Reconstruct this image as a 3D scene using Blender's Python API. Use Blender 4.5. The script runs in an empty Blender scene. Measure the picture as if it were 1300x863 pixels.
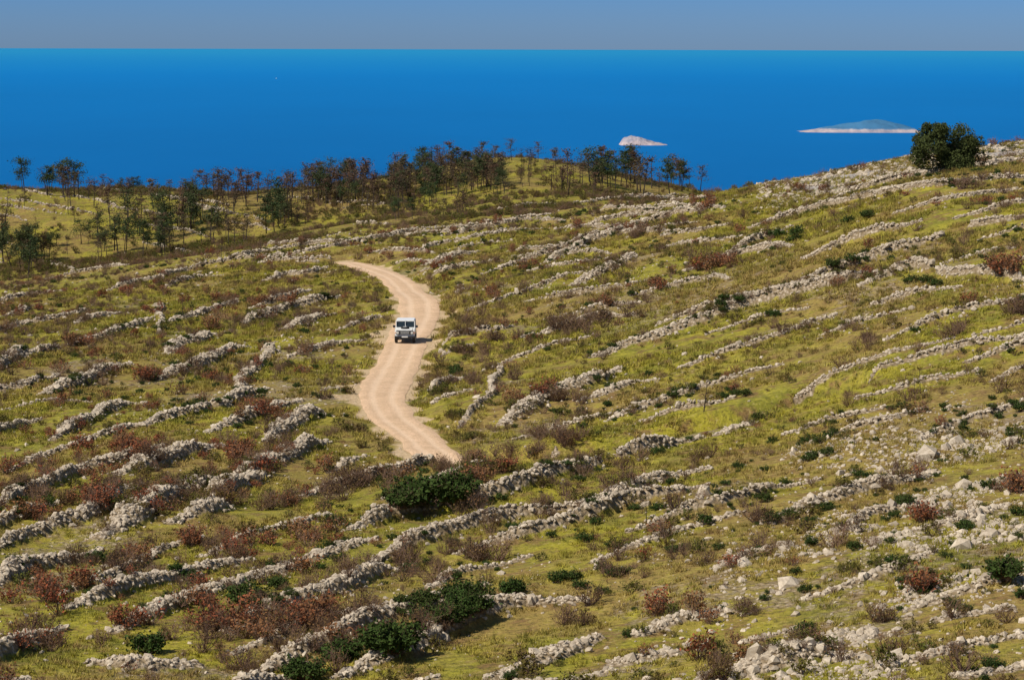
import bpy, math, random
import numpy as np
from mathutils import Vector, Matrix
rng=np.random.default_rng(7); random.seed(7)
scene=bpy.context.scene
CAMZ=250.0; F=1300*100/36.0; PITCH=math.atan((431.5-61)/F)
ROLL=math.radians(0.15)
SUN_EL=math.radians(47); SUN_AZ=math.radians(238)  # compass from +Y clockwise
sund=Vector((math.sin(SUN_AZ)*math.cos(SUN_EL),math.cos(SUN_AZ)*math.cos(SUN_EL),math.sin(SUN_EL)))

# ---------------------------------------------------------------- camera
cd=bpy.data.cameras.new("camera"); cam=bpy.data.objects.new("camera",cd)
scene.collection.objects.link(cam); scene.camera=cam
cd.lens=100; cd.sensor_width=36; cd.clip_start=0.5; cd.clip_end=900000
Mrot=Matrix.Rotation(math.pi/2-PITCH,3,'X')@Matrix.Rotation(ROLL,3,'Z')
cam.matrix_world=Matrix.Translation((0,0,CAMZ))@Mrot.to_4x4()
MR=np.array(Mrot)

# ---------------------------------------------------------------- noise
NT=np.random.default_rng(3).random((256,256))
def vnoise(x,y,s,o=0):
    x=x/s+o*17.3+1000; y=y/s+o*9.7+1000
    xi=np.floor(x).astype(int); yi=np.floor(y).astype(int)
    fx=x-xi; fy=y-yi; fx=fx*fx*(3-2*fx); fy=fy*fy*(3-2*fy)
    a=NT[xi&255,yi&255]; b=NT[(xi+1)&255,yi&255]; c=NT[xi&255,(yi+1)&255]; d=NT[(xi+1)&255,(yi+1)&255]
    return (a*(1-fx)+b*fx)*(1-fy)+(c*(1-fx)+d*fx)*fy
def fbm(x,y,s,o=0,n=4):
    r=0;a=1;t=0
    for i in range(n):
        r=r+a*vnoise(x,y,s/2**i,o+i*3); t+=a; a*=.5
    return r/t
# ---------------------------------------------------------------- terrain table (survey of slope tangent by bearing/distance)
cols=np.array([-400,0,150,300,450,600,650,700,800,900,1000,1200,1400,1700.])
T=[
(100,[930,930,930,925,920,915,912,908,900,892,885,870,850,830]),
(130,[780,780,778,775,770,762,760,756,750,740,730,700,670,640]),
(165,[662,660,658,655,650,640,636,630,618,604,590,550,510,470]),
(205,[572,565,562,558,553,545,539,532,515,494,470,415,370,320]),
(250,[500,485,480,474,465,450,443,434,415,392,365,300,262,215]),
(295,[455,436,426,414,402,385,376,366,345,322,297,212,196,165]),
(340,[425,406,392,376,358,338,331,322,303,280,254,214,197,150]),
(390,[405,382,364,344,324,305,299,292,272,250,229,186,172,140]),
(430,[395,364,344,322,302,285,281,276,257,243,238,192,178,145]),
(470,[400,368,344,316,292,276,272,269,260,256,262,215,200,170]),
(510,[414,380,356,328,300,280,277,276,272,275,290,250,240,220]),
(560,[390,352,332,310,287,268,263,262,268,280,300,270,260,250]),
(620,[330,292,286,276,262,242,236,236,252,268,300,290,280,280]),
(680,[262,248,252,254,243,213,203,207,230,246,300,300,300,300]),
(740,[238,233,239,247,238,204,195,202,226,240,310,310,310,310]),
(800,[245,240,246,254,247,215,207,214,236,250,320,320,320,320]),
(1000,[300]*14),(1500,[748]*14),(2500,[495]*14),(4000,[400]*14)]
near=[(3,.50),(8,.33),(30,.333),(70,.30)]
ld=[math.log(a) for a,_ in near]+[math.log(a) for a,_ in T]
S=np.array([[b]*14 for _,b in near]+[[(v-61)/F for v in r] for _,r in T])
ld=np.array(ld)
DU=np.linspace(-400,1700,421); DL=np.linspace(ld[0],ld[-1],900)
tmp=np.array([np.interp(DU,cols,r) for r in S])
dense=np.array([np.interp(DL,ld,tmp[:,i]) for i in range(len(DU))])  # [u,l]
def blur(a,s,ax):
    r=int(3*s)+1; k=np.exp(-.5*(np.arange(-r,r+1)/s)**2); k/=k.sum()
    p=[(0,0),(0,0)]; p[ax]=(r,r); ap=np.pad(a,p,mode='edge'); out=0
    for i,w in enumerate(k):
        sl=[slice(None)]*2; sl[ax]=slice(i,i+a.shape[ax]); out=out+w*ap[tuple(sl)]
    return out
dense=blur(blur(dense,5,0),4,1)
def bil(a,i,j):
    i=np.clip(i,0,a.shape[0]-1.001); j=np.clip(j,0,a.shape[1]-1.001)
    i0=i.astype(int); j0=j.astype(int); fi=i-i0; fj=j-j0
    return (a[i0,j0]*(1-fi)+a[i0+1,j0]*fi)*(1-fj)+(a[i0,j0+1]*(1-fi)+a[i0+1,j0+1]*fi)*fj
def H0(x,y):
    x=np.asarray(x,float); y=np.maximum(np.asarray(y,float),3.0)
    u=650+F*x/y
    s=bil(dense,(u+400)/5.0,(np.log(y)-DL[0])/(DL[1]-DL[0]))
    z=CAMZ-y*s
    amp=np.clip((y-20)/80,0,1)
    z=z+amp*((fbm(x,y,20,1,4)-.5)*2.6)
    z=z+1.0*np.exp(-((y-176)/7)**2)*np.exp(-((x+1.5)/7.5)**2)
    # shallow gullies and swells away from the road corridor
    z=z+amp*(fbm(x,y,38,77,3)-.5)*3.2*np.clip((np.abs(x+9)-16)/16,0,1)*np.clip((300-y)/60,0,1)
    far=np.clip((y-480)/100,0,1)
    z=z+far*((fbm(x,y,70,5,4)-.5)*8)
    return z
# raster modifications
RX0,RX1,RY0,RY1,RC=-175,175,60,790,0.25
NX=int((RX1-RX0)/RC); NY=int((RY1-RY0)/RC)
Wb=np.zeros((NX,NY),np.float32); Rk=np.zeros((NX,NY),np.float32)
Rw=np.zeros((NX,NY),np.float32); Rz=np.zeros((NX,NY),np.float32); Sl=np.zeros((NX,NY),np.float32)
def look(a,x,y):
    i=(np.asarray(x)-RX0)/RC; j=(np.asarray(y)-RY0)/RC
    ok=(i>0)&(i<NX-1)&(j>0)&(j<NY-1)
    return np.where(ok,bil(a,i,j),0)
def Hf(x,y):
    z=H0(x,y); w=look(Rw,x,y)
    rz=np.where(w>0,look(Rz,x,y)/np.maximum(w,1e-4),0)   # Rz stored premultiplied
    return z*(1-w)+rz*w+look(Wb,x,y)*(1-w)
ts=np.exp(np.linspace(math.log(60),math.log(800),900))
def cast(px,py,Hfun=H0):
    px=np.atleast_1d(np.array(px,float)); py=np.atleast_1d(np.array(py,float))
    dl=np.stack([(px-650)/F,-(py-431.5)/F,-np.ones_like(px)],1)
    dw=dl@MR.T; dx=dw[:,0]/dw[:,1]; dz=dw[:,2]/dw[:,1]
    X=dx[:,None]*ts; Y=np.broadcast_to(ts,X.shape); Z=CAMZ+dz[:,None]*ts
    below=Z<Hfun(X,Y)
    k=np.argmax(below,1); ok=below.any(1)
    lo=ts[np.maximum(k-1,0)]; hi=ts[k]
    for _ in range(12):
        m=(lo+hi)/2; b=(CAMZ+dz*m)<Hfun(dx*m,m)
        hi=np.where(b,m,hi); lo=np.where(b,lo,m)
    return dx*hi,hi,ok
def resample(P,step):
    P=np.array(P,float); seg=np.hypot(*np.diff(P,axis=0).T); c=np.r_[0,np.cumsum(seg)]
    n=max(2,int(c[-1]/step)+1); t=np.linspace(0,c[-1],n)
    return np.stack([np.interp(t,c,P[:,0]),np.interp(t,c,P[:,1])],1)
def smooth(P,it):
    P=P.copy()
    for _ in range(it): P[1:-1]=.25*P[:-2]+.5*P[1:-1]+.25*P[2:]
    return P
# ---------------------------------------------------------------- road
rp=[(440,331),(458,335),(484,345),(512,362),(532,380),(533,400),(518,424),(512,446),(500,466),(486,488),(484,508),(502,530),(530,550),(555,570)]
rx,ry,_=cast([p[0] for p in rp],[p[1] for p in rp])
ex,ey=rx[-1],ry[-1]
# the track swings right and drops behind the lip of the slope
rx=np.r_[rx,ex+3.0,ex+8.5,ex+16,ex+26]; ry=np.r_[ry,ey-4.0,ey-6.0,ey-4.5,ey-1.0]
rwid=np.array([3.6,3.8,3.9,4.0,4.2,4.2,4.1,4.0,4.2,4.2,3.8,3.5,3.3,3.3,3.3,3.4,3.4,3.4])
P=np.stack([rx,ry],1); seg=np.hypot(*np.diff(P,axis=0).T); cs=np.r_[0,np.cumsum(seg)]
R=smooth(resample(P,0.5),40); 
tt=np.linspace(0,1,len(R)); RWD=np.interp(tt,cs/cs[-1],rwid)/2
RZc=H0(R[:,0],R[:,1]); 
for _ in range(250): RZc[1:-1]=.25*RZc[:-2]+.5*RZc[1:-1]+.25*RZc[2:]
sdist=tt*cs[-1]; drop=np.clip((sdist-(cs[13]-3))/9,0,1); drop=drop*drop*(3-2*drop)
RZc=RZc-.22-1.9*drop
gx=np.arange(NX)*RC+RX0; gy=np.arange(NY)*RC+RY0
best=np.full((NX,NY),1e9,np.float32); bz=np.zeros((NX,NY),np.float32)
for (x,y),z,hw in zip(R,RZc,RWD):
    r=8; i0=int((x-r-RX0)/RC); i1=int((x+r-RX0)/RC); j0=int((y-r-RY0)/RC); j1=int((y+r-RY0)/RC)
    if j0<0 or i0<0: continue
    d=np.hypot(gx[i0:i1,None]-x,gy[None,j0:j1]-y)-hw
    s=best[i0:i1,j0:j1]; m=d<s; s[m]=d[m]; bz[i0:i1,j0:j1][m]=z
Rw[:]=np.clip(1-(best-0.5)/2.2,0,1); Rw[:]=Rw*Rw*(3-2*Rw)
Rz[:]=(bz-0.07)*Rw
Gx,Gy=np.meshgrid(gx,gy,indexing='ij')
nz=fbm(Gx,Gy,3.0,9,3).astype(np.float32)
Sl[:]=np.clip(.9-(best)/1.4+(nz-.5)*2.8,0,1)*(best<5)
for (px_,py_,r) in [(464,470,2.3),(458,492,2.4),(492,428,1.7),(464,508,1.5),(572,392,1.0),(520,572,1.2),(560,398,1.0)]:
    a,b,_=cast(px_,py_); 
    d=np.hypot(Gx-a[0],(Gy-b[0])*.5); Sl[:]=np.maximum(Sl,np.clip(1.4-d/r+(nz-.5)*2.4,0,1))
def roaddist(x,y): return look(best.clip(0,50),x,y)+np.where((np.abs(x)>170)|(y<62)|(y>785),50,0)
# ---------------------------------------------------------------- stone wall layout
WL=[ # polylines, width m, height m
([(440,675),(470,665),(600,640),(700,605),(830,575),(885,560)],1.1,.9),([(465,715),(520,690),(640,665),(760,645),(850,610),(905,595)],1.2,1.0),
([(590,706),(640,692),(720,672),(790,648),(895,618)],1.0,.9),([(820,808),(860,790),(920,778)],1.2,.7),([(640,862),(700,845),(770,812)],1.5,.9),
([(440,862),(520,825),(570,800),(640,772),(730,765)],1.3,.8),([(290,862),(400,822),(450,798),(540,775),(600,748)],1.0,.7),([(110,842),(170,852),(245,846)],1.8,.6),
([(845,558),(960,522),(1080,482),(1200,450),(1310,425)],.9,.7),([(990,556),(1060,536),(1118,520)],1.0,.7),([(985,665),(1050,642),(1110,625),(1190,602)],1.3,.8),
([(640,540),(700,500),(760,485),(790,468)],1.8,.8),([(752,455),(830,430),(960,385),(1060,360),(1130,345)],1.8,.9),([(1090,362),(1160,338),(1210,350),(1310,358)],1.1,.8),
([(840,412),(1000,370),(1100,332),(1230,292),(1310,275)],1.0,.8),([(690,335),(760,303),(830,282),(900,264)],1.7,.8),([(545,337),(605,320)],2.0,.7),
([(735,362),(765,348),(800,328)],1.8,.7),([(730,292),(800,275),(850,263)],1.6,.8),([(1060,252),(1150,228),(1310,202)],1.4,.8),([(950,290),(1060,262),(1160,242),(1310,226)],1.2,.8),
([(1020,330),(1100,302),(1175,280)],1.4,.8),([(780,532),(860,505),(990,463)],.9,.7),([(1125,432),(1200,402),(1310,378)],.9,.7),([(920,322),(1000,290)],1.5,.8),
([(1040,428),(1150,395)],.9,.7),([(905,556),(950,540)],1.8,.7),([(590,540),(625,500),(632,468)],.4,.45),
([(310,412),(360,395),(436,377)],2.0,.8),([(350,422),(425,400)],1.7,.7),([(325,393),(392,370)],1.4,.7),([(205,450),(272,426)],1.7,.8),([(200,482),(255,462),(312,442)],1.4,.8),
([(58,502),(110,482),(162,463)],1.3,.7),([(296,500),(345,445)],1.2,.6),([(294,613),(350,590),(414,560)],1.6,.9),([(335,562),(402,525)],1.6,.8),([(115,682),(200,640),(260,608)],1.8,.9),
([(150,604),(275,568)],1.5,.8),([(-20,475),(35,446)],1.8,.8),([(-20,425),(120,395)],1.2,.7),([(-20,645),(100,602),(212,568)],1.1,.8),([(265,643),(335,600)],1.5,.8),
([(60,562),(140,520),(185,512)],1.1,.7),([(95,412),(152,398)],1.4,.7),([(130,372),(230,347),(330,322),(450,304)],1.1,.7),([(-20,705),(90,665),(155,640)],1.1,.8),
([(85,772),(190,745),(315,712)],1.0,.7),([(-20,748),(120,700)],1.1,.8),([(180,542),(270,520),(335,495)],1.3,.8),([(262,550),(385,508)],1.2,.7),([(-20,388),(80,370)],1.2,.7),
([(200,388),(206,425)],.5,.5),([(330,332),(500,300),(600,288)],1.0,.7),([(110,660),(200,622)],1.3,.8),([(215,665),(275,640)],1.5,.7),([(420,600),(470,580)],.9,.6),
([(1000,500),(1100,460),(1200,432)],.7,.4),([(1150,560),(1310,505)],.7,.4),([(915,720),(1000,690)],.8,.4),([(800,840),(860,830)],2.4,.7),([(920,862),(1000,845),(1045,822)],2.8,.8),([(1210,862),(1290,850)],1.6,.5),([(1190,790),(1270,775)],1.5,.5),([(960,815),(1010,800)],1.2,.4),
([(1020,760),(1110,735),(1200,700)],1.1,.4),([(1130,850),(1230,820),(1310,800)],1.1,.4),([(560,300),(640,285),(700,272)],1.2,.7),([(870,345),(960,320),(1010,312)],1.2,.7),
([(0,520),(60,510),(110,512)],.5,.3),([(10,600),(120,560),(170,540)],.8,.5),([(30,455),(120,432),(200,405)],1.0,.6),([(210,412),(300,385)],1.2,.6),([(60,355),(200,330),(330,305)],1.0,.6),([(640,560),(760,530),(800,520)],.7,.4),([(860,470),(980,430),(1060,400)],.8,.5),([(620,470),(700,440),(760,425)],.6,.4),([(600,395),(700,360),(740,345)],.8,.5),([(610,350),(700,320),(760,296)],.9,.6)]
occ=[]
for w in WL:
    for q in resample(w[0],14): occ.append(q)
occ=np.array(occ)
extra=[]; tries=0
while len(extra)<95 and tries<5000:
    tries+=1
    x=random.uniform(-250,1550); y=random.uniform(215,900)
    top=np.interp(x,[-250,0,300,600,850,1000,1200,1300,1550],[400,372,322,290,256,240,222,210,160])
    if y<top: continue
    near_=(y-top)/(860-top)
    if x>650 and y>560 and random.random()<.85: continue
    L=random.uniform(110,290)*(0.6+.7*near_)
    sl=-random.uniform(.24,.33) if x>450 else -random.uniform(.30,.42)
    if near_<.25: sl*=.7
    pts=[(x-L/2,y-sl*L/2),(x-L/6,y-sl*L/6+random.uniform(-6,6)),(x+L/6,y+sl*L/6+random.uniform(-6,6)),(x+L/2,y+sl*L/2)]
    q=resample(pts,14)
    dd=np.min(np.hypot((occ[None,:,0]-q[:,None,0])*.35,occ[None,:,1]-q[:,None,1]))
    if dd<8+9*near_: continue
    occ=np.vstack([occ,q]); extra.append((pts,random.uniform(.5,1.15),random.uniform(.4,.8)))
# terraces on the far hill
for _ in range(60):
    x=random.uniform(-50,900); y=random.uniform(235,345)
    L=random.uniform(40,130); sl=random.uniform(.12,.25) if x<330 else random.uniform(-.2,.05)
    extra.append(([(x-L/2,y-sl*L/2),(x,y+random.uniform(-2,2)),(x+L/2,y+sl*L/2)],random.uniform(.5,.9),.6))
walls=[]
def stamp(x,y,r,h):
    i0=int((x-r-RX0)/RC); i1=int((x+r-RX0)/RC)+2; j0=int((y-r-RY0)/RC); j1=int((y+r-RY0)/RC)+2
    if i0<0 or j0<0 or i1>NX or j1>NY: return
    d=np.hypot(gx[i0:i1,None]-x,gy[None,j0:j1]-y)/r
    k=np.clip(1-d**2,0,1); 
    s=Wb[i0:i1,j0:j1]; np.maximum(s,h*np.minimum(1,k*1.6),out=s)
    s=Rk[i0:i1,j0:j1]; np.maximum(s,np.clip(k*2,0,1),out=s)
for pts,w,h in WL+extra:
    q=resample(pts,4); X,Y,ok=cast(q[:,0],q[:,1])
    if ok.sum()<3: continue
    X=X[ok];Y=Y[ok]
    P=np.stack([X,Y],1)
    j=np.where(np.abs(np.diff(Y))>30)[0]
    if len(j): P=P[:j[0]+1]
    if len(P)<3: continue
    P=smooth(resample(P,.5),8)
    if len(P)<4: continue
    s=rng.random()*1000
    t=np.arange(len(P))*.5
    P[:,0]+=(vnoise(t,t*0+s,7)-.5)*1.3+(vnoise(t,t*0+s,2.2)-.5)*.3; P[:,1]+=(vnoise(t,t*0+s+50,7)-.5)*1.3+(vnoise(t,t*0+s+9,2.2)-.5)*.3
    n2=vnoise(t,t*0+s,3.2,2)
    ww=w*(.6+.7*n2); hh=h*(.7+.65*vnoise(t,t*0+s,4,4))
    gap=vnoise(t,t*0+s,6,7)<.07
    fade=np.clip(np.minimum(t,t[-1]-t)/4,0.25,1); hh=hh*fade; ww=ww*(.5+.5*fade)
    rd=roaddist(P[:,0],P[:,1]); keep=(~gap)&(rd>1.8)
    for (x,y),a,b,k in zip(P,ww,hh,keep):
        if k: stamp(x,y,max(a*.56,.36),b*.85)
    walls.append((P[keep],ww[keep],hh[keep]))
Wb[:]=Wb*(1+.4*(nz-.5))
# ---------------------------------------------------------------- materials helpers
def newmat(n):
    m=bpy.data.materials.new(n); m.use_nodes=True; nt=m.node_tree; b=nt.nodes["Principled BSDF"]
    b.inputs["Roughness"].default_value=.9; b.inputs["Specular IOR Level"].default_value=.1
    return m,nt,b
def N(nt,t,**k):
    n=nt.nodes.new(t)
    for a,v in k.items(): setattr(n,a,v)
    return n
def mixc(nt,fac,a,b,bt='MIX'):
    n=nt.nodes.new('ShaderNodeMix'); n.data_type='RGBA'; n.blend_type=bt
    for s,v in ((n.inputs[0],fac),(n.inputs[6],a),(n.inputs[7],b)):
        if isinstance(v,(int,float)): s.default_value=v
        elif isinstance(v,tuple): s.default_value=(*v,1)
        else: nt.links.new(v,s)
    return n.outputs[2]
def noise(nt,vec,scale,detail=4,rough=.6):
    n=nt.nodes.new('ShaderNodeTexNoise'); n.inputs['Scale'].default_value=scale; n.inputs['Detail'].default_value=detail; n.inputs['Roughness'].default_value=rough
    nt.links.new(vec,n.inputs['Vector']); return n.outputs['Fac']
def mr(nt,v,a,b,c=0.,d=1.):
    n=nt.nodes.new('ShaderNodeMapRange'); n.inputs[1].default_value=a; n.inputs[2].default_value=b; n.inputs[3].default_value=c; n.inputs[4].default_value=d
    nt.links.new(v,n.inputs[0]); return n.outputs[0]
def mth(nt,op,a,b=None):
    n=nt.nodes.new('ShaderNodeMath'); n.operation=op
    for s,v in zip(n.inputs,(a,b)):
        if v is None: continue
        if isinstance(v,(int,float)): s.default_value=v
        else: nt.links.new(v,s)
    return n.outputs[0]
def grasscolor(nt,pos):
    big=noise(nt,pos,.045,5,.6); mid=noise(nt,pos,.22,5,.65); mid2=noise(nt,pos,.6,4,.7); fine=noise(nt,pos,3.0,3,.7)
    c=mixc(nt,mr(nt,mid,.42,.60),(0.300,0.258,0.027),(0.185,0.176,0.025))
    c=mixc(nt,mr(nt,big,.46,.59,0,.8),c,(0.275,0.185,0.060))
    c=mixc(nt,mr(nt,mid2,.485,.63,0,.9),c,(0.195,0.115,0.048))
    c=mixc(nt,mr(nt,mid2,.44,.30),c,(0.335,0.29,0.038))
    c=mixc(nt,mr(nt,fine,.50,.70,0,.88),c,(0.076,0.068,0.019))
    c=mixc(nt,mr(nt,fine,.42,.25),c,(0.40,0.315,0.12))
    return c,mid2,fine
def stonecolor(nt,pos,rnd=None):
    f=noise(nt,pos,5,5,.7)
    c=mixc(nt,mr(nt,f,.35,.65),(0.38,0.305,0.215),(0.66,0.56,0.43))
    if rnd is not None:
        c=mixc(nt,mr(nt,rnd,0,1,0,.65),c,(0.25,0.20,0.145))
    return c
# terrain
gm,nt,b=newmat("hillside_ground")
pos=N(nt,'ShaderNodeNewGeometry').outputs['Position']
c,mid2,fine=grasscolor(nt,pos)
at=N(nt,'ShaderNodeAttribute',attribute_name="msk"); sep=N(nt,'ShaderNodeSeparateColor'); nt.links.new(at.outputs['Color'],sep.inputs[0])
vor=N(nt,'ShaderNodeTexVoronoi'); vor.inputs['Scale'].default_value=3.6; nt.links.new(pos,vor.inputs['Vector'])
vcol=mixc(nt,mr(nt,vor.outputs['Distance'],.1,.6),(0.54,0.44,0.33),(0.20,0.145,0.08))
sepv=N(nt,'ShaderNodeSeparateColor'); nt.links.new(vor.outputs['Color'],sepv.inputs[0])
vcol=mixc(nt,mr(nt,sepv.outputs[0],0,1,0,.5),vcol,(0.28,0.215,0.14))
stn=noise(nt,pos,1.2,5,.75)
rockf=mr(nt,mth(nt,'ADD',sep.outputs[0],mth(nt,'MULTIPLY',stn,.8)),.75,.95)
c=mixc(nt,rockf,c,vcol)
soil=mixc(nt,mr(nt,fine,.35,.65),(0.42,0.29,0.15),(0.60,0.45,0.28))
soilf=mr(nt,mth(nt,'ADD',sep.outputs[1],mth(nt,'MULTIPLY',stn,.9)),.75,1.1)
c=mixc(nt,soilf,c,soil)
ridge=mixc(nt,mr(nt,stn,.4,.6),(0.44,0.40,0.36),(0.24,0.21,0.18))
c=mixc(nt,sep.outputs[2],c,ridge)
nt.links.new(c,b.inputs['Base Color'])
bp=N(nt,'ShaderNodeBump'); bp.inputs['Strength'].default_value=.9; bp.inputs['Distance'].default_value=.22
hsum=mth(nt,'ADD',mth(nt,'MULTIPLY',fine,.8),mth(nt,'MULTIPLY',mth(nt,'MULTIPLY',vor.outputs['Distance'],-.7),rockf))
nt.links.new(hsum,bp.inputs['Height']); nt.links.new(bp.outputs[0],b.inputs['Normal'])

def mesh_np(name,V,Fq,mat=None,smooth_=False):
    me=bpy.data.meshes.new(name); V=np.asarray(V,np.float32); Fq=np.asarray(Fq,np.int32); k=Fq.shape[1]
    me.vertices.add(len(V)); me.vertices.foreach_set('co',V.ravel())
    me.loops.add(Fq.size); me.loops.foreach_set('vertex_index',Fq.ravel())
    me.polygons.add(len(Fq)); me.polygons.foreach_set('loop_start',np.arange(len(Fq),dtype=np.int32)*k)
    me.polygons.foreach_set('use_smooth',np.full(len(Fq),smooth_))
    if mat: me.materials.append(mat)
    me.update(calc_edges=True); me.validate(); return me
def link(name,me):
    o=bpy.data.objects.new(name,me); scene.collection.objects.link(o); return o
uc=np.r_[np.linspace(-9000,-420,40)[:-1],np.linspace(-420,-80,90)[:-1],np.linspace(-80,1380,1050)[:-1],np.linspace(1380,1720,90)[:-1],np.linspace(1720,10300,40)]
dc=np.r_[np.exp(np.linspace(math.log(3),math.log(92),60))[:-1],np.exp(np.linspace(math.log(92),math.log(500),780))[:-1],np.exp(np.linspace(math.log(500),math.log(860),220))[:-1],np.exp(np.linspace(math.log(860),math.log(4000),60))]
UU,DD=np.meshgrid(uc,dc,indexing='ij'); XX=(UU-650)/F*DD; YY=DD
ZZ=Hf(XX,YY)
V=np.stack([XX.ravel(),YY.ravel(),ZZ.ravel()],1)
nu,nd=UU.shape; I=np.arange(nu*nd).reshape(nu,nd)
Fq=np.stack([I[:-1,:-1].ravel(),I[1:,:-1].ravel(),I[1:,1:].ravel(),I[:-1,1:].ravel()],1)
me=mesh_np("hillside_terrain",V,Fq,gm,True)
rockm=look(Rk,XX,YY)
rown=fbm(XX,YY,7,20,4)
colpx=UU
scree=np.clip((colpx-880)/200,0,1)*np.clip((165-YY)/35,0,1)*np.clip((rown-.52)*6,0,1)*.42
patch=np.clip((fbm(XX,YY,12,30,4)-.60)*6,0,.42)*np.clip((430-YY)/30,0,1)
rockm=np.maximum(rockm,np.maximum(scree,patch))
ridgem=np.clip((YY-335)/20,0,1)*np.clip((colpx-985)/40,0,1)*np.clip((480-YY)/20,0,1)
soilm=look(Sl,XX,YY)
ca=me.color_attributes.new("msk",'FLOAT_COLOR','POINT')
A=np.stack([rockm.ravel(),soilm.ravel(),ridgem.ravel(),np.ones(nu*nd)],1).astype(np.float32); ca.data.foreach_set('color',A.ravel())
link("hillside_terrain",me)
# road mesh
rm,nt,b=newmat("dirt_road_gravel")
pos=N(nt,'ShaderNodeNewGeometry').outputs['Position']
ax=N(nt,'ShaderNodeAttribute',attribute_name="lat")
f1=noise(nt,pos,.5,5,.7); f2=noise(nt,pos,5,4,.7)
c=mixc(nt,mr(nt,f1,.35,.65),(0.72,0.49,0.31),(0.56,0.38,0.23))
c=mixc(nt,mr(nt,f2,.45,.7),c,(0.44,0.30,0.18))
tr=mth(nt,'ABSOLUTE',mth(nt,'SUBTRACT',mth(nt,'ABSOLUTE',ax.outputs['Fac']),.42))
c=mixc(nt,mr(nt,tr,.22,.05,0,.5),c,(0.76,0.56,0.38))
nt.links.new(c,b.inputs['Base Color'])
bp=N(nt,'ShaderNodeBump'); bp.inputs['Strength'].default_value=.6; bp.inputs['Distance'].default_value=.1; nt.links.new(f2,bp.inputs['Height']); nt.links.new(bp.outputs[0],b.inputs['Normal'])
tan=np.gradient(R,axis=0); tan/=np.hypot(tan[:,0],tan[:,1])[:,None]; nrm=np.stack([-tan[:,1],tan[:,0]],1)
lat=np.linspace(-1,1,13); tl=np.arange(len(R))*.5
eL=1+(fbm(tl,tl*0,5,40,3)-.5)*.4; eR=1+(fbm(tl,tl*0+99,5,41,3)-.5)*.4
V=[]; la=[]
for k,l in enumerate(lat):
    e=np.where(l<0,eL,eR)
    q=R+nrm*(l*RWD*e)[:,None]
    rut=-.04*math.exp(-((abs(l)-.42)/.12)**2)-.06*(abs(l)>.99)
    zz=RZc+rut+.03*fbm(q[:,0],q[:,1],1.0,50,2)
    V.append(np.stack([q[:,0],q[:,1],zz],1)); la.append(np.full(len(R),l))
V=np.array(V).transpose(1,0,2); la=np.array(la).T
I=np.arange(len(R)*13).reshape(len(R),13)
Fq=np.stack([I[:-1,:-1].ravel(),I[:-1,1:].ravel(),I[1:,1:].ravel(),I[1:,:-1].ravel()],1)
me=mesh_np("dirt_road",V.reshape(-1,3),Fq,rm,True)
a=me.attributes.new("lat",'FLOAT','POINT'); a.data.foreach_set('value',la.ravel().astype(np.float32))
link("dirt_road",me)
# ---------------------------------------------------------------- instance sources
def coll(name,objs):
    c=bpy.data.collections.new(name)
    for o in objs: c.objects.link(o)
    return c
def ico():
    t=(1+5**.5)/2
    v=np.array([(-1,t,0),(1,t,0),(-1,-t,0),(1,-t,0),(0,-1,t),(0,1,t),(0,-1,-t),(0,1,-t),(t,0,-1),(t,0,1),(-t,0,-1),(-t,0,1)],float)/math.hypot(1,t)
    f=np.array([(0,11,5),(0,5,1),(0,1,7),(0,7,10),(0,10,11),(1,5,9),(5,11,4),(11,10,2),(10,7,6),(7,1,8),(3,9,4),(3,4,2),(3,2,6),(3,6,8),(3,8,9),(4,9,5),(2,4,11),(6,2,10),(8,6,7),(9,8,1)])
    return v,f
sm,nt,b=newmat("limestone_rock")
pos=N(nt,'ShaderNodeNewGeometry').outputs['Position']; oi=N(nt,'ShaderNodeObjectInfo')
nt.links.new(stonecolor(nt,pos,oi.outputs['Random']),b.inputs['Base Color'])
iv,iff=ico()
stones=[]
for i in range(6):
    v=iv*(1+rng.uniform(-.28,.28,(12,1)))*np.array([1,rng.uniform(.6,.9),rng.uniform(.45,.75)])*.5
    stones.append(bpy.data.objects.new(f"stone_{i}",mesh_np(f"stone_{i}",v,iff,sm)))
C_st=coll("stone_shapes",stones)
def leafmat(name,c1,c2,c3=None):
    m,nt,b=newmat(name); oi=N(nt,'ShaderNodeObjectInfo'); pos=N(nt,'ShaderNodeNewGeometry').outputs['Position']
    n=noise(nt,pos,3.0,3,.7); c=mixc(nt,mr(nt,n,.35,.65),c1,c2)
    if c3: c=mixc(nt,mr(nt,oi.outputs['Random'],.2,1.,0,.85),c,c3)
    nt.links.new(c,b.inputs['Base Color']); 
    return m
M_red=leafmat("rust_leaves",(0.30,0.082,0.036),(0.15,0.050,0.026),(0.22,0.125,0.050))
M_brn=leafmat("dry_brown_leaves",(0.19,0.10,0.042),(0.11,0.062,0.031),(0.155,0.11,0.035))
M_olv=leafmat("olive_leaves",(0.12,0.12,0.02),(0.065,0.075,0.016),(0.14,0.09,0.025))
M_grn=leafmat("dark_green_leaves",(0.055,0.09,0.018),(0.026,0.048,0.011),(0.045,0.062,0.014))
M_twg=leafmat("grey_brown_twigs",(0.18,0.115,0.08),(0.11,0.07,0.052),(0.20,0.12,0.078))
M_trk=leafmat("charred_bark",(0.07,0.053,0.042),(0.035,0.028,0.022))
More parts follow.
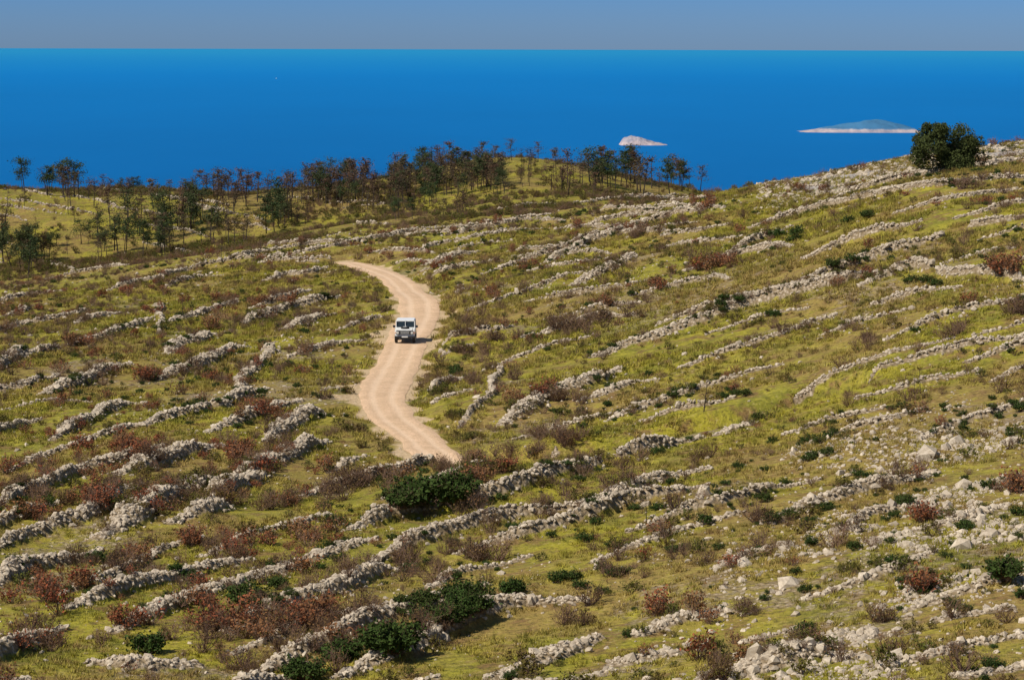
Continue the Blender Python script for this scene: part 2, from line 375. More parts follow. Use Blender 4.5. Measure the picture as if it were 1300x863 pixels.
def tube(p,r):
    V=[];Fs=[];p=np.array(p,float)
    for i in range(len(p)):
        t=p[min(i+1,len(p)-1)]-p[max(i-1,0)]; t/=np.linalg.norm(t)+1e-9
        a=np.cross(t,[0.3,.9,.1]); a/=np.linalg.norm(a)+1e-9; b_=np.cross(t,a)
        for k in range(3):
            an=k*2.0944; V.append(p[i]+r[i]*(a*math.cos(an)+b_*math.sin(an)))
    for i in range(len(p)-1):
        for k in range(3): Fs.append((i*3+k,i*3+(k+1)%3,(i+1)*3+(k+1)%3,(i+1)*3+k))
    return np.array(V),np.array(Fs)
def leafquads(C,size,elong=1.5):
    n=len(C); d=rng.normal(size=(n,3)); d/=np.linalg.norm(d,axis=1)[:,None]
    e=rng.normal(size=(n,3)); e-=d*(e*d).sum(1)[:,None]; e/=np.linalg.norm(e,axis=1)[:,None]
    s=size*rng.uniform(.6,1.4,(n,1)); d=d*s*elong*.5; e=e*s*.5
    V=np.stack([C-d,C+e*.9,C+d,C-e*.9],1).reshape(-1,3); Fq=np.arange(n*4).reshape(n,4); return V,Fq
def build(name,parts):
    parts,mats=parts; Vs=[];Fs=[];mi=[];o=0
    for v,f,m in parts: Vs.append(v);Fs.append(f+o);mi.append(np.full(len(f),m));o+=len(v)
    me=mesh_np(name,np.vstack(Vs),np.vstack(Fs)); 
    for m in mats: me.materials.append(m)
    me.polygons.foreach_set('material_index',np.concatenate(mi).astype(np.int32)); return me
def shrub(name,leaf,ntw,nlf,lsize,h=1.0,w=.6,twig_r=.012,spread=1.0):
    parts=[]; ends=[]
    for i in range(ntw):
        an=rng.uniform(0,6.283); rr=w*math.sqrt(rng.uniform(0,1))*spread; hh=h*rng.uniform(.45,1.0)*(1-.35*(rr/w)**2)
        b0=np.array([rng.normal()*.1*w,rng.normal()*.1*w,-.05]); e=np.array([math.cos(an)*rr,math.sin(an)*rr,hh])
        m=(b0+e)/2+np.array([math.cos(an)*rr*.2,math.sin(an)*rr*.2,-.0])+rng.normal(size=3)*.05
        v,f=tube([b0,m,e],[twig_r,twig_r*.7,twig_r*.25]); parts.append((v,f,0)); ends.append((m,e))
        for _ in range(2):
            s=m+(e-m)*rng.uniform(0,.6); e2=s+(e-m)*.6+rng.normal(size=3)*.14*h; v,f=tube([s,e2],[twig_r*.5,twig_r*.2]); parts.append((v,f,0)); ends.append((s,e2))
    if nlf:
        k=rng.integers(0,len(ends),nlf); t=rng.uniform(.0,1.05,nlf)[:,None]
        A=np.array([ends[i][0] for i in k]); B=np.array([ends[i][1] for i in k])
        C=A+(B-A)*t+rng.normal(size=(nlf,3))*.055*h; C[:,2]=np.maximum(C[:,2],.03)
        v,f=leafquads(C,lsize); parts.append((v,f,1))
    return bpy.data.objects.new(name,build(name,(parts,[M_twg,leaf])))
C_red=coll("rust_shrub_shapes",[shrub(f"rust_shrub_{i}",M_red,28,[250,120,220,80,260,170][i],.07,w=rng.uniform(.45,.65)) for i in range(6)])
C_brn=coll("dry_shrub_shapes",[shrub(f"dry_shrub_{i}",M_brn,34,100,.055,twig_r=.012) for i in range(5)])
C_olv=coll("olive_shrub_shapes",[shrub(f"olive_shrub_{i}",M_olv,22,300,.07,h=.8,w=.65) for i in range(4)])
C_grn=coll("green_shrub_shapes",[shrub(f"green_shrub_{i}",M_grn,34,1000,.08,h=.9,w=.7) for i in range(5)])
# grass tufts
tm,nt,b=newmat("dry_grass_blades")
pos=N(nt,'ShaderNodeNewGeometry').outputs['Position']; c,_,_=grasscolor(nt,pos); oi=N(nt,'ShaderNodeObjectInfo')
c=mixc(nt,1.0,c,(1.2,1.2,1.2),'MULTIPLY')
c=mixc(nt,mr(nt,oi.outputs['Random'],.6,1,0,.7),c,(0.13,0.14,0.02)); c=mixc(nt,mr(nt,oi.outputs['Random'],.3,0,0,.5),c,(0.40,0.30,0.09))
nt.links.new(c,b.inputs['Base Color'])
tufts=[]
for i in range(4):
    Vv=[];Ff=[]
    for k in range(22):
        an=rng.uniform(0,6.28); r0=rng.uniform(0,.22); h=rng.uniform(.08,.24); wd=.02
        bx=np.array([math.cos(an)*r0,math.sin(an)*r0,-.03]); tp=bx+np.array([rng.normal()*.10,rng.normal()*.10,h]); s=np.array([math.cos(an+1.5)*wd,math.sin(an+1.5)*wd,0])
        n0=len(Vv); Vv+= [bx-s,bx+s,tp]; Ff.append((n0,n0+1,n0+2))
    tufts.append(bpy.data.objects.new(f"tuft_{i}",mesh_np(f"tuft_{i}",Vv,Ff,tm)))
C_tf=coll("grass_tuft_shapes",tufts)
# pines
def pine(name,leaf,h,nl,bare=False,flat=False,ls=.026):
    parts=[]; lean=rng.normal(size=2)*.03*h
    ctr=lambda t: np.array([lean[0]*t*t,lean[1]*t*t,h*t])
    zs=np.linspace(-.03,1,7); v,f=tube([ctr(t) for t in zs],[.019*h*(1-.8*max(t,0)) for t in zs]); parts.append((v,f,0)); 
    cl=[]
    n=15 if not bare else 20
    for i in range(n):
        t=rng.uniform(.38,.97); an=rng.uniform(0,6.28); L=h*rng.uniform(.15,.30)*(1.15-t*.6)*(1.3 if flat else 1)
        s=ctr(t); e=s+np.array([math.cos(an)*L,math.sin(an)*L,L*rng.uniform(.1,.7)])
        v,f=tube([s,(s+e)/2+[0,0,-.02*h],e],[.007*h,.005*h,.002*h]); parts.append((v,f,0)); cl.append((e,L)); cl.append(((s+e)/2,L*.8))
    cl.append((ctr(1.0),.16*h))
    if nl:
        k=rng.integers(0,len(cl),nl); C=np.array([cl[i][0] for i in k]); sz=np.array([cl[i][1] for i in k])[:,None]
        C=C+rng.normal(size=(nl,3))*sz*np.array([.34,.34,.22]); v,f=leafquads(C,ls*h); parts.append((v,f,1))
    return bpy.data.objects.new(name,build(name,(parts,[M_trk,leaf])))
M_pbr=leafmat("scorched_needles",(0.145,0.082,0.052),(0.08,0.05,0.034),(0.09,0.078,0.04))
M_pgr=leafmat("pine_needles",(0.055,0.08,0.028),(0.028,0.046,0.018),(0.06,0.07,0.028))
C_pb=coll("scorched_pine_shapes",[pine(f"scorched_pine_{i}",M_pbr,7,[520,380,600,300,450][i]) for i in range(5)]+[pine(f"bare_pine_{i}",M_pbr,7,70,True) for i in range(3)])
C_pg=coll("green_pine_shapes",[pine(f"green_pine_{i}",M_pgr,7,950,flat=i%2==0) for i in range(5)])
C_bt=coll("burnt_sapling_shapes",[pine(f"burnt_sapling_{i}",M_pbr,2,0,True) for i in range(3)])
# ---------------------------------------------------------------- geometry-node scatter
groups={}
def group(c):
    if c.name in groups: return groups[c.name]
    g=bpy.data.node_groups.new("scatter_"+c.name,'GeometryNodeTree')
    g.interface.new_socket("Geometry",in_out='INPUT',socket_type='NodeSocketGeometry'); g.interface.new_socket("Geometry",in_out='OUTPUT',socket_type='NodeSocketGeometry')
    gi=g.nodes.new('NodeGroupInput'); go=g.nodes.new('NodeGroupOutput'); ip=g.nodes.new('GeometryNodeInstanceOnPoints')
    ci=g.nodes.new('GeometryNodeCollectionInfo'); ci.inputs['Collection'].default_value=c; ci.inputs['Separate Children'].default_value=True; ci.inputs['Reset Children'].default_value=True
    def na(n,t): a=g.nodes.new('GeometryNodeInputNamedAttribute'); a.data_type=t; a.inputs['Name'].default_value=n; return a.outputs['Attribute']
    er=g.nodes.new('FunctionNodeEulerToRotation'); L=g.links.new
    L(na('rot','FLOAT_VECTOR'),er.inputs[0]); L(er.outputs[0],ip.inputs['Rotation']); L(na('scl','FLOAT_VECTOR'),ip.inputs['Scale']); L(na('idx','INT'),ip.inputs['Instance Index'])
    L(gi.outputs[0],ip.inputs['Points']); L(ci.outputs[0],ip.inputs['Instance']); ip.inputs['Pick Instance'].default_value=True; L(ip.outputs[0],go.inputs[0])
    groups[c.name]=g; return g
def scatter(name,P,scl,c,rot=None,tumble=False):
    n=len(P)
    if n==0: return
    me=bpy.data.meshes.new(name); me.vertices.add(n); me.vertices.foreach_set('co',np.asarray(P,np.float32).ravel())
    if rot is None:
        rot=np.zeros((n,3)); rot[:,2]=rng.uniform(0,6.283,n)
        if tumble: rot[:,:2]=rng.normal(size=(n,2))*.5
        else: rot[:,:2]=rng.normal(size=(n,2))*.08
    scl=np.asarray(scl,float); 
    if scl.ndim==1: scl=np.repeat(scl[:,None],3,1)
    for nm,d in (('rot',rot),('scl',scl)):
        a=me.attributes.new(nm,'FLOAT_VECTOR','POINT'); a.data.foreach_set('vector',d.astype(np.float32).ravel())
    a=me.attributes.new('idx','INT','POINT'); a.data.foreach_set('value',rng.integers(0,len(c.objects),n).astype(np.int32))
    o=link(name,me); md=o.modifiers.new("scatter",'NODES'); md.node_group=group(c); return o
# walls
wallpts=[]; nst=0
for P,ww,hh in walls:
    if len(P)<4: continue
    far=P[:,1].mean()
    dens=27 if far<200 else (19 if far<330 else (12 if far<480 else 4))
    size=.185 if far<200 else (.22 if far<330 else (.26 if far<480 else .42))
    n=int(len(P)*.5*ww.mean()*dens); nst+=n
    k=rng.integers(0,len(P),n); tn=np.gradient(P,axis=0); tn/=np.hypot(tn[:,0],tn[:,1])[:,None]+1e-9
    off=np.clip(rng.normal(size=n)*.25,-.6,.6)*ww[k]; al=rng.uniform(-.3,.3,n)
    spill=rng.random(n)<.08; off[spill]=rng.normal(size=spill.sum())*.9
    x=P[k,0]-tn[k,1]*off+tn[k,0]*al; y=P[k,1]+tn[k,0]*off+tn[k,1]*al
    z=Hf(x,y)+rng.uniform(-.04,.12,n)*np.clip(hh[k],.3,1)*(~spill)
    s=size*np.exp(rng.normal(size=n)*.36)
    q=roaddist(x,y)>.2
    scatter("dry_stone_wall",np.stack([x,y,z],1)[q],s[q]*1.25,C_st,tumble=True)
    wallpts.append(np.stack([x,y],1)[::40])
wallpts=np.vstack(wallpts)
def wedge(n,d0,d1,c0=-170,c1=1470,p=1.0):
    q=rng.uniform(0,1,n); d=(d0**(1+p)+(d1**(1+p)-d0**(1+p))*q)**(1/(1+p)); u=rng.uniform(c0,c1,n); return (u-650)/F*d,d,u
def place(x,y): return np.stack([x,y,Hf(x,y)],1)
# loose rocks
x,y,u=wedge(80000,92,480,p=.5)
dn=np.clip((fbm(x,y,8,20,4)-.55)*6,0,1)*.35+.035
k=(rng.random(len(x))<dn)&(roaddist(x,y)>.3); x,y=x[k],y[k]
scatter("loose_rocks",place(x,y),.15*np.exp(rng.normal(size=len(x))*.5)*np.clip(y/170,.8,1.5),C_st,tumble=True)
nlr=len(x)
x,y,u=wedge(50000,92,185,780,1470,p=.6)
dn=np.clip((u-800)/300,0,1)*np.clip((180-y)/40,0,1)*np.clip((fbm(x,y,6,20,4)-.47)*8,.04,1)
k=rng.random(len(x))<dn; x,y=x[k],y[k]
scatter("limestone_scree",place(x,y),.17*np.exp(rng.normal(size=len(x))*.6),C_st,tumble=True)
x,y,u=wedge(9000,340,470,960,1500); scatter("ridge_boulders",place(x,y),.5*np.exp(rng.normal(size=len(x))*.4),C_st,tumble=True)
# grass
x,y,u=wedge(90000,92,400,-100,1400,p=.35); k=(roaddist(x,y)>.3)&(look(Rk,x,y)<.5)&(look(Sl,x,y)<.6)&(fbm(x,y,5,60,3)>.42); x,y=x[k],y[k]
scatter("dry_grass",place(x,y),rng.uniform(.7,1.5,len(x))*np.clip(y/160,.9,1.7),C_tf)
# shrubs
def shr(c,n,d0,d1,o,thr,s0,s1,extra_=None,minr=1.0,c0=-170,c1=1470,wallbias=.45,sc_=14,sharp=9):
    nw=int(n*wallbias)
    x,y,u=wedge(n,d0,d1,c0,c1)
    w=np.clip((fbm(x,y,sc_,o,4)-thr)*sharp,0.0,1)
    if extra_ is not None: w=np.clip(w*extra_(x,y,u),0,1)
    k=rng.random(n)<w; x,y=x[k],y[k]
    j=rng.integers(0,len(wallpts),nw); wx=wallpts[j,0]+rng.normal(size=nw)*1.1; wy=wallpts[j,1]+rng.normal(size=nw)*1.1
    wu=650+F*wx/wy; ww_=np.clip((fbm(wx,wy,sc_,o,4)-thr+.05)*sharp,0,1)*((wy>d0)&(wy<d1))
    if extra_ is not None: ww_=ww_*np.clip(extra_(wx,wy,wu),0,1)
    k=rng.random(nw)<ww_; x=np.r_[x,wx[k]]; y=np.r_[y,wy[k]]
    k=(roaddist(x,y)>minr); x,y=x[k],y[k]; n=len(x)
    s=s0+(s1-s0)*rng.random(n)**2.2; sc=np.stack([s*rng.uniform(.8,1.4,n),s*rng.uniform(.8,1.4,n),s*rng.uniform(.8,1.15,n)],1)
    return place(x,y),sc
cnt=[]
P,s=shr(C_red,3400,92,470,100,.555,.45,1.5,lambda x,y,u:.25+.75*np.clip((850-u)/500,0,1),sc_=8,sharp=12); scatter("rust_red_shrubs",P,s,C_red); cnt.append(len(P))
P,s=shr(C_brn,8000,92,480,103,.47,.35,1.35,lambda x,y,u:.45+.5*np.clip((900-u)/500,0,1),sc_=10); scatter("dry_twig_shrubs",P,s,C_brn); cnt.append(len(P))
P,s=shr(C_olv,8000,92,480,107,.46,.3,1.0,lambda x,y,u:.45+.4*np.clip((y-200)/100,0,1)); scatter("olive_scrub",P,s,C_olv); cnt.append(len(P))
P,s=shr(C_grn,6500,92,440,111,.46,.2,.65,lambda x,y,u:.65+0*x); scatter("small_green_shrubs",P,s,C_grn); cnt.append(len(P))
# far hill scrub
x,y,u=wedge(13000,490,780,-150,980); k=rng.random(len(x))<np.clip((fbm(x,y,30,120,4)-.43)*6,0.08,1); x,y=x[k],y[k]; k=rng.random(len(x))<.65
scatter("far_hill_scrub",place(x[k],y[k]),rng.uniform(.7,1.9,k.sum()),C_olv); scatter("far_hill_dry_scrub",place(x[~k],y[~k]),rng.uniform(.7,1.8,(~k).sum()),C_brn)
def clump(name,c,L,kk=1.0):
    Ps=[];Ss=[]
    for px_,py_,hgt,n,sp in L:
        n=max(1,int(round(n*kk)))
        qx=px_+rng.normal(size=n)*sp; qy=py_+rng.normal(size=n)*sp*.22
        X,Y,ok=cast(qx,qy,Hf)
        for a,b_,o_ in zip(X,Y,ok):
            if o_ and roaddist(np.array([a]),np.array([b_]))[0]>.8:
                Ps.append((a,b_)); s=hgt*rng.uniform(.6,1.1); Ss.append((s*1.15,s*1.15,s))
    Ps=np.array(Ps); scatter(name,place(Ps[:,0],Ps[:,1]),np.array(Ss),c)
clump("evergreen_bushes",C_grn,[(548,636,1.9,8,16),(520,642,1.4,4,8),(568,628,1.7,3,6),(650,753,1.2,2,3),(585,765,1.1,9,20),(600,780,.9,5,18),(495,825,1.4,5,8),(545,790,1.0,5,12),(308,765,1.1,3,6),(186,828,1.1,2,3),(435,838,1.1,3,5),(380,860,1.1,3,8),(355,745,.8,3,10),(850,700,.6,3,14),(935,500,.7,4,10),(1020,665,.5,2,8),(1070,335,1.0,3,12),(1010,300,1.1,4,22),(1085,280,1.0,3,16),(1280,735,1.1,3,8),(1185,360,1.0,3,10),(575,475,.8,3,8),(930,385,.9,3,12),(140,715,.8,2,8),(1045,580,.6,2,5),(780,730,.6,3,12),(700,735,.6,3,14),(985,400,.8,2,8)])
clump("russet_bushes",C_red,[(184,482,1.8,5,8),(88,435,1.6,3,6),(268,418,1.6,4,8),(150,570,1.5,6,15),(130,640,1.4,5,12),(295,580,1.5,6,12),(330,530,1.3,5,14),(265,800,1.6,6,12),(165,795,1.2,5,10),(328,812,1.2,2,5),(410,785,1.6,6,16),(390,800,1.3,4,12),(250,770,1.3,4,16),(400,680,1.3,6,20),(270,690,1.4,6,24),(335,690,1.2,4,18),(90,745,1.3,6,26),(40,760,1.3,4,20),(160,712,1.2,3,12),(1172,752,1.3,3,6),(1165,660,1.2,5,12),(1292,625,1.6,4,5),(832,365,1.4,3,6),(905,340,1.8,7,12),(625,378,1.4,4,9),(640,600,1.3,5,12),(605,612,1.3,5,8),(690,498,1.3,4,8),(768,388,1.1,2,5),(680,340,1.4,3,10),(735,290,1.5,3,8),(885,260,1.8,6,12),(1285,345,1.8,5,10),(1060,365,1.2,3,6),(270,482,1.2,4,8),(155,372,1.4,4,8),(375,360,1.5,2,3),(1000,240,1.3,4,10),(830,780,1.1,3,7),(30,820,1.2,4,14),(300,705,1.2,3,12),(560,340,1.2,3,8)])
clump("bare_brown_bushes",C_brn,[(720,420,1.6,12,26),(760,410,1.6,10,24),(815,300,1.7,8,20),(860,280,1.5,6,20),(905,330,1.6,6,16),(700,560,1.5,9,22),(720,510,1.3,6,18),(660,580,1.3,6,18),(1205,425,1.5,5,14),(960,665,1.3,4,10),(515,715,1.3,5,10),(600,710,1.4,6,14),(430,625,1.4,9,30),(480,610,1.4,7,24),(370,640,1.3,8,26),(1290,400,1.7,5,10),(1090,435,1.1,5,20),(960,780,.9,4,14),(1120,790,1.0,3,10),(730,790,.9,4,14),(800,730,.8,3,14),(1060,240,1.4,8,24),(1230,235,1.5,10,28),(560,600,1.2,5,12),(590,450,1.1,7,16),(585,425,1.1,6,12),(600,410,1.1,6,14),(640,430,1.2,6,20)])
clump("verge_scrub",C_olv,[(572,445,1.0,8,12),(562,470,.9,6,8),(555,500,.9,7,10),(575,530,.9,7,12),(600,555,.9,6,12),(484,372,.9,6,8),(490,395,.9,6,5),(470,430,.8,5,10),(440,500,.9,6,10),(455,545,.9,7,12),(480,570,.9,7,14),(570,405,.9,6,8),(600,600,.9,8,14),(630,595,1.0,8,14)])
clump("burnt_sapling",C_bt,[(893,522,1.1,1,1),(820,662,.9,1,1),(1165,500,1.0,2,3),(1083,572,.6,1,1),(105,440,.8,1,1),(1045,575,.5,1,1),(740,450,.8,2,10),(240,400,1.0,3,14),(340,330,1.2,4,30),(975,770,.5,1,1)])
def pines(name,c,L):
    Ps=[];Ss=[]
    for x0,x1,y0,y1,n,h0,h1 in L:
        X,Y,ok=cast(rng.uniform(x0,x1,n),rng.uniform(y0,y1,n),Hf)
        for a,b_,o_ in zip(X,Y,ok):
            if o_ and b_>470: Ps.append((a,b_)); h=rng.uniform(h0,h1)/7; Ss.append((h*rng.uniform(.9,1.35),h*rng.uniform(.9,1.35),h))
    Ps=np.array(Ps); scatter(name,place(Ps[:,0],Ps[:,1]),np.array(Ss),c); return len(Ps)
cnt.append(pines("scorched_pine_forest",C_pb,[(395,520,238,262,85,4.5,8),(520,640,213,252,80,4,7),(600,720,203,245,36,3,5.5),(240,400,243,265,48,3.5,7),(720,905,225,250,48,4.5,8.5),(60,130,238,262,10,5,7),(130,330,250,325,64,3.5,7),(430,600,262,280,20,3,5),(340,420,255,290,22,3,5.5),(0,130,255,340,26,3,6)]))
cnt.append(pines("green_pine_forest",C_pg,[(5,40,236,244,6,4,8.5),(60,125,236,250,10,5,8.5),(150,175,240,246,3,3,4),(240,262,270,292,4,6,8),(145,270,285,332,28,4,8),(335,365,275,297,7,5,8.5),(0,45,318,365,14,4,8),(60,140,300,345,8,3,6),(735,885,228,248,20,5,8.5),(400,640,215,262,52,4,7),(630,636,240,252,3,4,5),(500,530,270,282,4,3,4.5)]))
# ---------------------------------------------------------------- big evergreen oak
tx,ty,_=cast(1203,213,Hf); tx=tx[0]; ty=ty[0]; tz=float(Hf(np.array([tx]),np.array([ty]))[0])
parts=[]
for i in range(5):
    an=rng.uniform(0,6.28); e=np.array([math.cos(an)*1.6,math.sin(an)*1.4,2.4]); v,f=tube([np.array([0,0,-.3]),np.array([math.cos(an)*.5,math.sin(an)*.5,1.0]),e],[.28,.18,.08]); parts.append((v,f,0))
lob=[]
for i in range(85):
    an=rng.uniform(0,6.28); r=math.sqrt(rng.uniform(0,1)); zc=rng.uniform(.3,4.2); R_=3.75*math.sqrt(max(.05,1-((zc-1.6)/3.3)**2)); 
    c_=np.array([math.cos(an)*r*R_,math.sin(an)*r*R_*.9,zc]); lob.append((c_,rng.uniform(.4,.8)))
    v,f=tube([np.array([0,0,1.0]),c_*.6+[0,0,.3],c_],[.06,.04,.02]); parts.append((v,f,0))
nl=20000; k=rng.integers(0,len(lob),nl); C=np.array([lob[i][0] for i in k]); rr=np.array([lob[i][1] for i in k])[:,None]
d=rng.normal(size=(nl,3)); d/=np.linalg.norm(d,axis=1)[:,None]; C=C+d*rr*rng.uniform(.55,1.15,(nl,1)); C[:,2]=np.maximum(C[:,2],.05)
v,f=leafquads(C,.14); parts.append((v,f,1))
M_oak=leafmat("oak_leaves",(0.075,0.09,0.026),(0.036,0.046,0.015))
o=link("evergreen_oak_tree",build("evergreen_oak_tree",(parts,[M_trk,M_oak]))); o.location=(tx,ty,tz-.2); o.scale=(1.1,1.1,1.1)
# ---------------------------------------------------------------- off-road car
def simple(n,c,r=.5,s=.5,met=0):
    m,nt,b=newmat(n); b.inputs['Base Color'].default_value=(*c,1); b.inputs['Roughness'].default_value=r; b.inputs['Specular IOR Level'].default_value=s; b.inputs['Metallic'].default_value=met; return m
white=simple("white_car_paint",(.80,.79,.75),.35); dark=simple("black_trim",(.02,.02,.02),.6); glass=simple("window_glass",(.02,.03,.035),.08); tyre=simple("tyre_rubber",(.025,.024,.022),.85); lampm=simple("headlamp_glass",(.6,.6,.55),.15); rimm=simple("steel_rim",(.6,.6,.58),.4); amber=simple("indicator_amber",(.7,.2,.02),.3)
car=bpy.data.objects.new("off_road_car",None); scene.collection.objects.link(car)
import bmesh
def box(n,c,s,m,bev=.03,taper=None):
    bm=bmesh.new(); bmesh.ops.create_cube(bm,size=1)
    for v in bm.verts:
        x,y,z=v.co
        if taper and z>0: x*=taper[0]; y=y*taper[1]+(taper[2] if len(taper)>2 else 0)/s[1]
        v.co=(x*s[0],y*s[1],z*s[2])
    if bev: bmesh.ops.bevel(bm,geom=bm.edges[:],offset=bev,segments=2,affect='EDGES')
    me=bpy.data.meshes.new(n); bm.to_mesh(me); bm.free(); me.materials.append(m); o=bpy.data.objects.new(n,me); scene.collection.objects.link(o); o.parent=car; o.location=c; return o
def cyl(n,c,r,w,m,axis='X',seg=24):
    bm=bmesh.new(); bmesh.ops.create_cone(bm,cap_ends=True,segments=seg,radius1=r,radius2=r,depth=w); bmesh.ops.bevel(bm,geom=[e for e in bm.edges if len(e.link_faces)==2 and any(len(f.verts)>4 for f in e.link_faces)],offset=min(.03,w*.25),segments=2,affect='EDGES')
    if axis!='Z':
        R3=Matrix.Rotation(math.pi/2,3,'Y') if axis=='X' else Matrix.Rotation(math.pi/2,3,'X'); bmesh.ops.rotate(bm,verts=bm.verts,matrix=R3)
    me=bpy.data.meshes.new(n); bm.to_mesh(me); bm.free(); me.materials.append(m); o=bpy.data.objects.new(n,me); scene.collection.objects.link(o); o.parent=car; o.location=c; return o
# front faces -Y
box("lower_body",(0,.05,.80),(1.62,3.7,.42),white); box("bonnet",(0,-1.20,1.10),(1.26,1.25,.24),white,.05); 
box("wing_left",(-.72,-1.20,1.03),(.20,1.20,.28),white,.05); box("wing_right",(.72,-1.20,1.03),(.20,1.20,.28),white,.05)
box("cab_body",(0,.60,1.12),(1.66,2.4,.30),white,.04); box("window_band",(0,.64,1.52),(1.56,2.28,.50),glass,.02,(.93,.95,.05))
box("roof",(0,.70,1.82),(1.50,2.28,.12),white,.05)
for sx in(-1,1):
    for yy,nm in((-.47,"front_pillar"),(.35,"door_pillar"),(1.1,"side_pillar"),(1.72,"rear_pillar")):
        box(f"{nm}_{'l' if sx<0 else 'r'}",(sx*.755,yy,1.53),(.07,.09,.56),white,.01)
    box("mirror",(sx*.92,-.50,1.35),(.20,.06,.22),dark,.02)
    for yy in(-1.18,1.25):
        cyl("wheel",(sx*.72,yy,.40),.40,.24,tyre); cyl("rim",(sx*.845,yy,.40),.21,.03,rimm); 
        cyl("wheel_arch",(sx*.795,yy,.47),.47,.05,dark)
    cyl("headlamp",(sx*.58,-1.88,.93),.11,.06,lampm,'Y'); cyl("indicator",(sx*.76,-1.84,.93),.04,.05,amber,'Y')
box("windscreen_centre",(0,-.49,1.53),(.05,.05,.52),white,.01)
box("grille_panel",(0,-1.84,.95),(1.36,.05,.34),dark,.01); 
for i in range(4): box(f"grille_slat_{i}",(0,-1.872,.85+i*.065),(.7,.015,.02),rimm,.003)
box("front_bumper",(0,-1.95,.58),(1.66,.16,.16),dark,.02); box("rear_bumper",(0,1.95,.58),(1.6,.12,.16),dark,.02)
box("number_plate",(0,-2.036,.60),(.5,.012,.10),white,.002); box("chassis",(0,0,.50),(1.0,3.5,.2),dark,.02)
cyl("spare_wheel",(0,-1.15,1.30),.34,.18,tyre,'Z'); cyl("spare_rim",(0,-1.15,1.39),.17,.03,rimm,'Z')
cx,cy,_=cast(514,437,Hf); cx=cx[0]+0; cy=cy[0]+1.9; i=np.argmin(np.hypot(R[:,0]-cx,R[:,1]-cy))
t=tan[i]*(1 if tan[i][1]<0 else -1); ang=math.atan2(t[0],-t[1])*.5
car.location=(cx,cy,RZc[i]+.0); car.rotation_euler=(0,0,ang); car.scale=(1.15,1.15,1.08)
# ---------------------------------------------------------------- sea
wm,nt,b=newmat("sea_water")
pos=N(nt,'ShaderNodeNewGeometry').outputs['Position']
mp=N(nt,'ShaderNodeMapping'); mp.inputs['Scale'].default_value=(.00035,.0001,1); nt.links.new(pos,mp.inputs['Vector'])
n1=noise(nt,mp.outputs[0],1.0,5,.6)
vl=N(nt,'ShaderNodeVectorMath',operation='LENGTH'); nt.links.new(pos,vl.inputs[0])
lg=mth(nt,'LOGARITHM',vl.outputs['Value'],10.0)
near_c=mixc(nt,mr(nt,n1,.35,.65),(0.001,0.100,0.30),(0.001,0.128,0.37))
c=mixc(nt,mr(nt,lg,3.7,4.5),near_c,(0.001,0.165,0.45))  # distance haze painted into the water colour, paler cyan toward the horizon
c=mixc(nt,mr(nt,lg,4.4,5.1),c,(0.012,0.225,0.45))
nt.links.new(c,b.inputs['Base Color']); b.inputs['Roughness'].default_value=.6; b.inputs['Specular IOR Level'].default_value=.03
mp2=N(nt,'ShaderNodeMapping'); mp2.inputs['Scale'].default_value=(.01,.01,1); nt.links.new(pos,mp2.inputs['Vector']); n2=noise(nt,mp2.outputs[0],3,4,.6)
bp=N(nt,'ShaderNodeBump'); bp.inputs['Strength'].default_value=.2; bp.inputs['Distance'].default_value=2; nt.links.new(n2,bp.inputs['Height']); nt.links.new(bp.outputs[0],b.inputs['Normal'])
rad=[0,2000,5000,10000,20000,50000,120000,400000]; ns=128; V=[(0,0,0)]; 
for r in rad[1:]:
    for k in range(ns): V.append((r*math.cos(2*math.pi*k/ns),r*math.sin(2*math.pi*k/ns),0))
me=bpy.data.meshes.new("sea"); Fs=[(0,1+k,1+(k+1)%ns) for k in range(ns)]
for j in range(len(rad)-2):
    a=1+j*ns; b2=a+ns
    for k in range(ns): Fs.append((a+k,b2+k,b2+(k+1)%ns,a+(k+1)%ns))
me.from_pydata(V,[],Fs); me.materials.append(wm); link("sea",me)
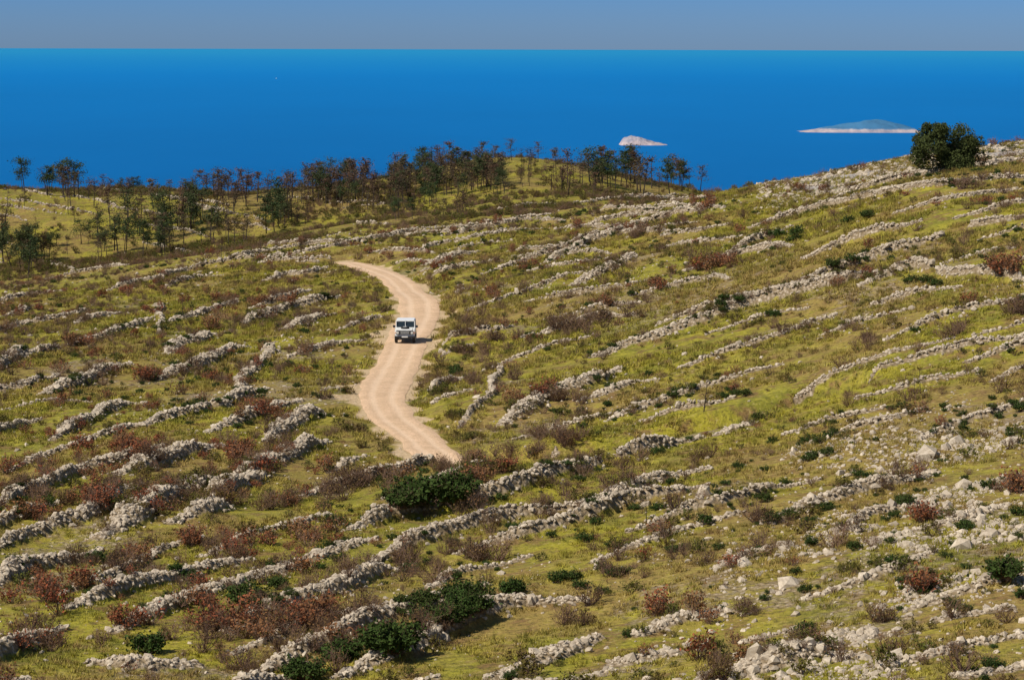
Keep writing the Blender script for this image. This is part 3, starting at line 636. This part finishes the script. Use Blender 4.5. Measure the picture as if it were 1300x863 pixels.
# ---------------------------------------------------------------- islands
im,nt,b=newmat("island_rock")
pos=N(nt,'ShaderNodeNewGeometry').outputs['Position']; sx=N(nt,'ShaderNodeSeparateXYZ'); nt.links.new(pos,sx.inputs[0])
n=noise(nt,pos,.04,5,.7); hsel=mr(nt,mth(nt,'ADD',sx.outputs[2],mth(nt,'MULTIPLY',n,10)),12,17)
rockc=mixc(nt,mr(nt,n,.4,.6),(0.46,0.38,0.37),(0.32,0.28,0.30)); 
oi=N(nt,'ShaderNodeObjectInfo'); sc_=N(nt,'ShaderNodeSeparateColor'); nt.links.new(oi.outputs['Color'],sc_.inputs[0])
nt.links.new(mixc(nt,mth(nt,'MULTIPLY',hsel,sc_.outputs[0]),rockc,(0.05,0.16,0.29)),b.inputs['Base Color'])  # wooded tops: aerial haze mixed into the vegetation colour as a blue tint
def island(name,px,py,wpx,hm,depth,veg_haze,seed,prof):
    s=(py-61+ (px-650)*math.tan(-ROLL))/F; d=CAMZ/s; W=wpx/F*d; x0=(px-650)/F*d
    nx,ny=110,50; gxx=np.linspace(-.5,.5,nx); gyy=np.linspace(-.5,.5,ny); A,B=np.meshgrid(gxx,gyy,indexing='ij')
    pr=np.interp(A,prof[0],prof[1]); r=np.clip(1-(2*A)**4,0,1)*np.clip(1-(2*B)**2,0,1)
    nn=fbm(A*W+seed*100,B*depth,W*.14,seed,5)
    z=hm*pr*np.sqrt(r)*(.85+.3*nn)-3*(1-r)-1+ (nn-.5)*hm*.18
    V=np.stack([(A*W+x0).ravel(),(B*depth+d+depth*.5).ravel(),z.ravel()],1); I=np.arange(nx*ny).reshape(nx,ny)
    Fq=np.stack([I[:-1,:-1].ravel(),I[1:,:-1].ravel(),I[1:,1:].ravel(),I[:-1,1:].ravel()],1)
    o=link(name,mesh_np(name,V,Fq,im,False)); o.color=(veg_haze,veg_haze,veg_haze,1)
island("rocky_islet",818,184,66,25,110,.25,3,([-.5,-.42,-.25,0,.2,.5],[.3,.85,1.0,.65,.3,.08]))
island("wooded_island",1092,168,158,37,200,1.0,8,([-.5,-.35,-.15,0,.15,.35,.45,.5],[.12,.3,.55,.85,1,.75,.65,.4]))
sbm=simple("sail_cloth",(.8,.8,.78),.8)
me=bpy.data.meshes.new("sailing_boat"); d=CAMZ/((101-61)/F); 
me.from_pydata([(-5,0,0),(5,0,0),(6,0,1.6),(-5,0,1.6),(-4,1.4,1.6),(-4,-1.4,1.6),(4,1.4,1.6),(4,-1.4,1.6),(0,0,1.6),(0,0,16),(-4.5,.4,2.2),(.4,0,15),(5.6,0,1.8),(.4,.3,2)],[],[(0,1,2,6,4,3),(0,3,5,7,2,1),(3,4,6,2,7,5),(8,9,10),(11,12,13)]); me.materials.append(sbm)
o=link("sailing_boat",me); o.location=((351-650)/F*d,d,0); o.rotation_euler=(0,0,.4)
# ---------------------------------------------------------------- light
w=bpy.data.worlds.new("World"); scene.world=w; w.use_nodes=True; nt=w.node_tree; bg=nt.nodes['Background']
sky=nt.nodes.new('ShaderNodeTexSky'); sky.sky_type='NISHITA'; sky.sun_disc=False; sky.sun_elevation=SUN_EL; sky.sun_rotation=SUN_AZ; sky.air_density=1.0; sky.dust_density=.6; sky.ozone_density=3
tc=nt.nodes.new('ShaderNodeTexCoord'); sz=nt.nodes.new('ShaderNodeSeparateXYZ'); nt.links.new(tc.outputs['Generated'],sz.inputs[0])
hz=mixc(nt,mr(nt,sz.outputs[2],0.0,.018),(.60,.98,1.85),(.38,.82,1.85))
tint=mixc(nt,mr(nt,sz.outputs[2],.02,.25),hz,(.95,1.0,1.05))
nt.links.new(mixc(nt,1.0,sky.outputs[0],tint,'MULTIPLY'),bg.inputs[0]); bg.inputs[1].default_value=.07
sl=bpy.data.lights.new("sun",'SUN'); sl.energy=5.0; sl.angle=math.radians(.5); sl.color=(1,.94,.84); so=bpy.data.objects.new("sun",sl); scene.collection.objects.link(so); so.rotation_euler=(-sund).to_track_quat('-Z','Y').to_euler()
scene.view_settings.view_transform='Standard'; scene.view_settings.look='None'; scene.view_settings.exposure=0
print("objs",len(scene.objects),"walls",len(walls),"stones",nst,nlr,cnt)
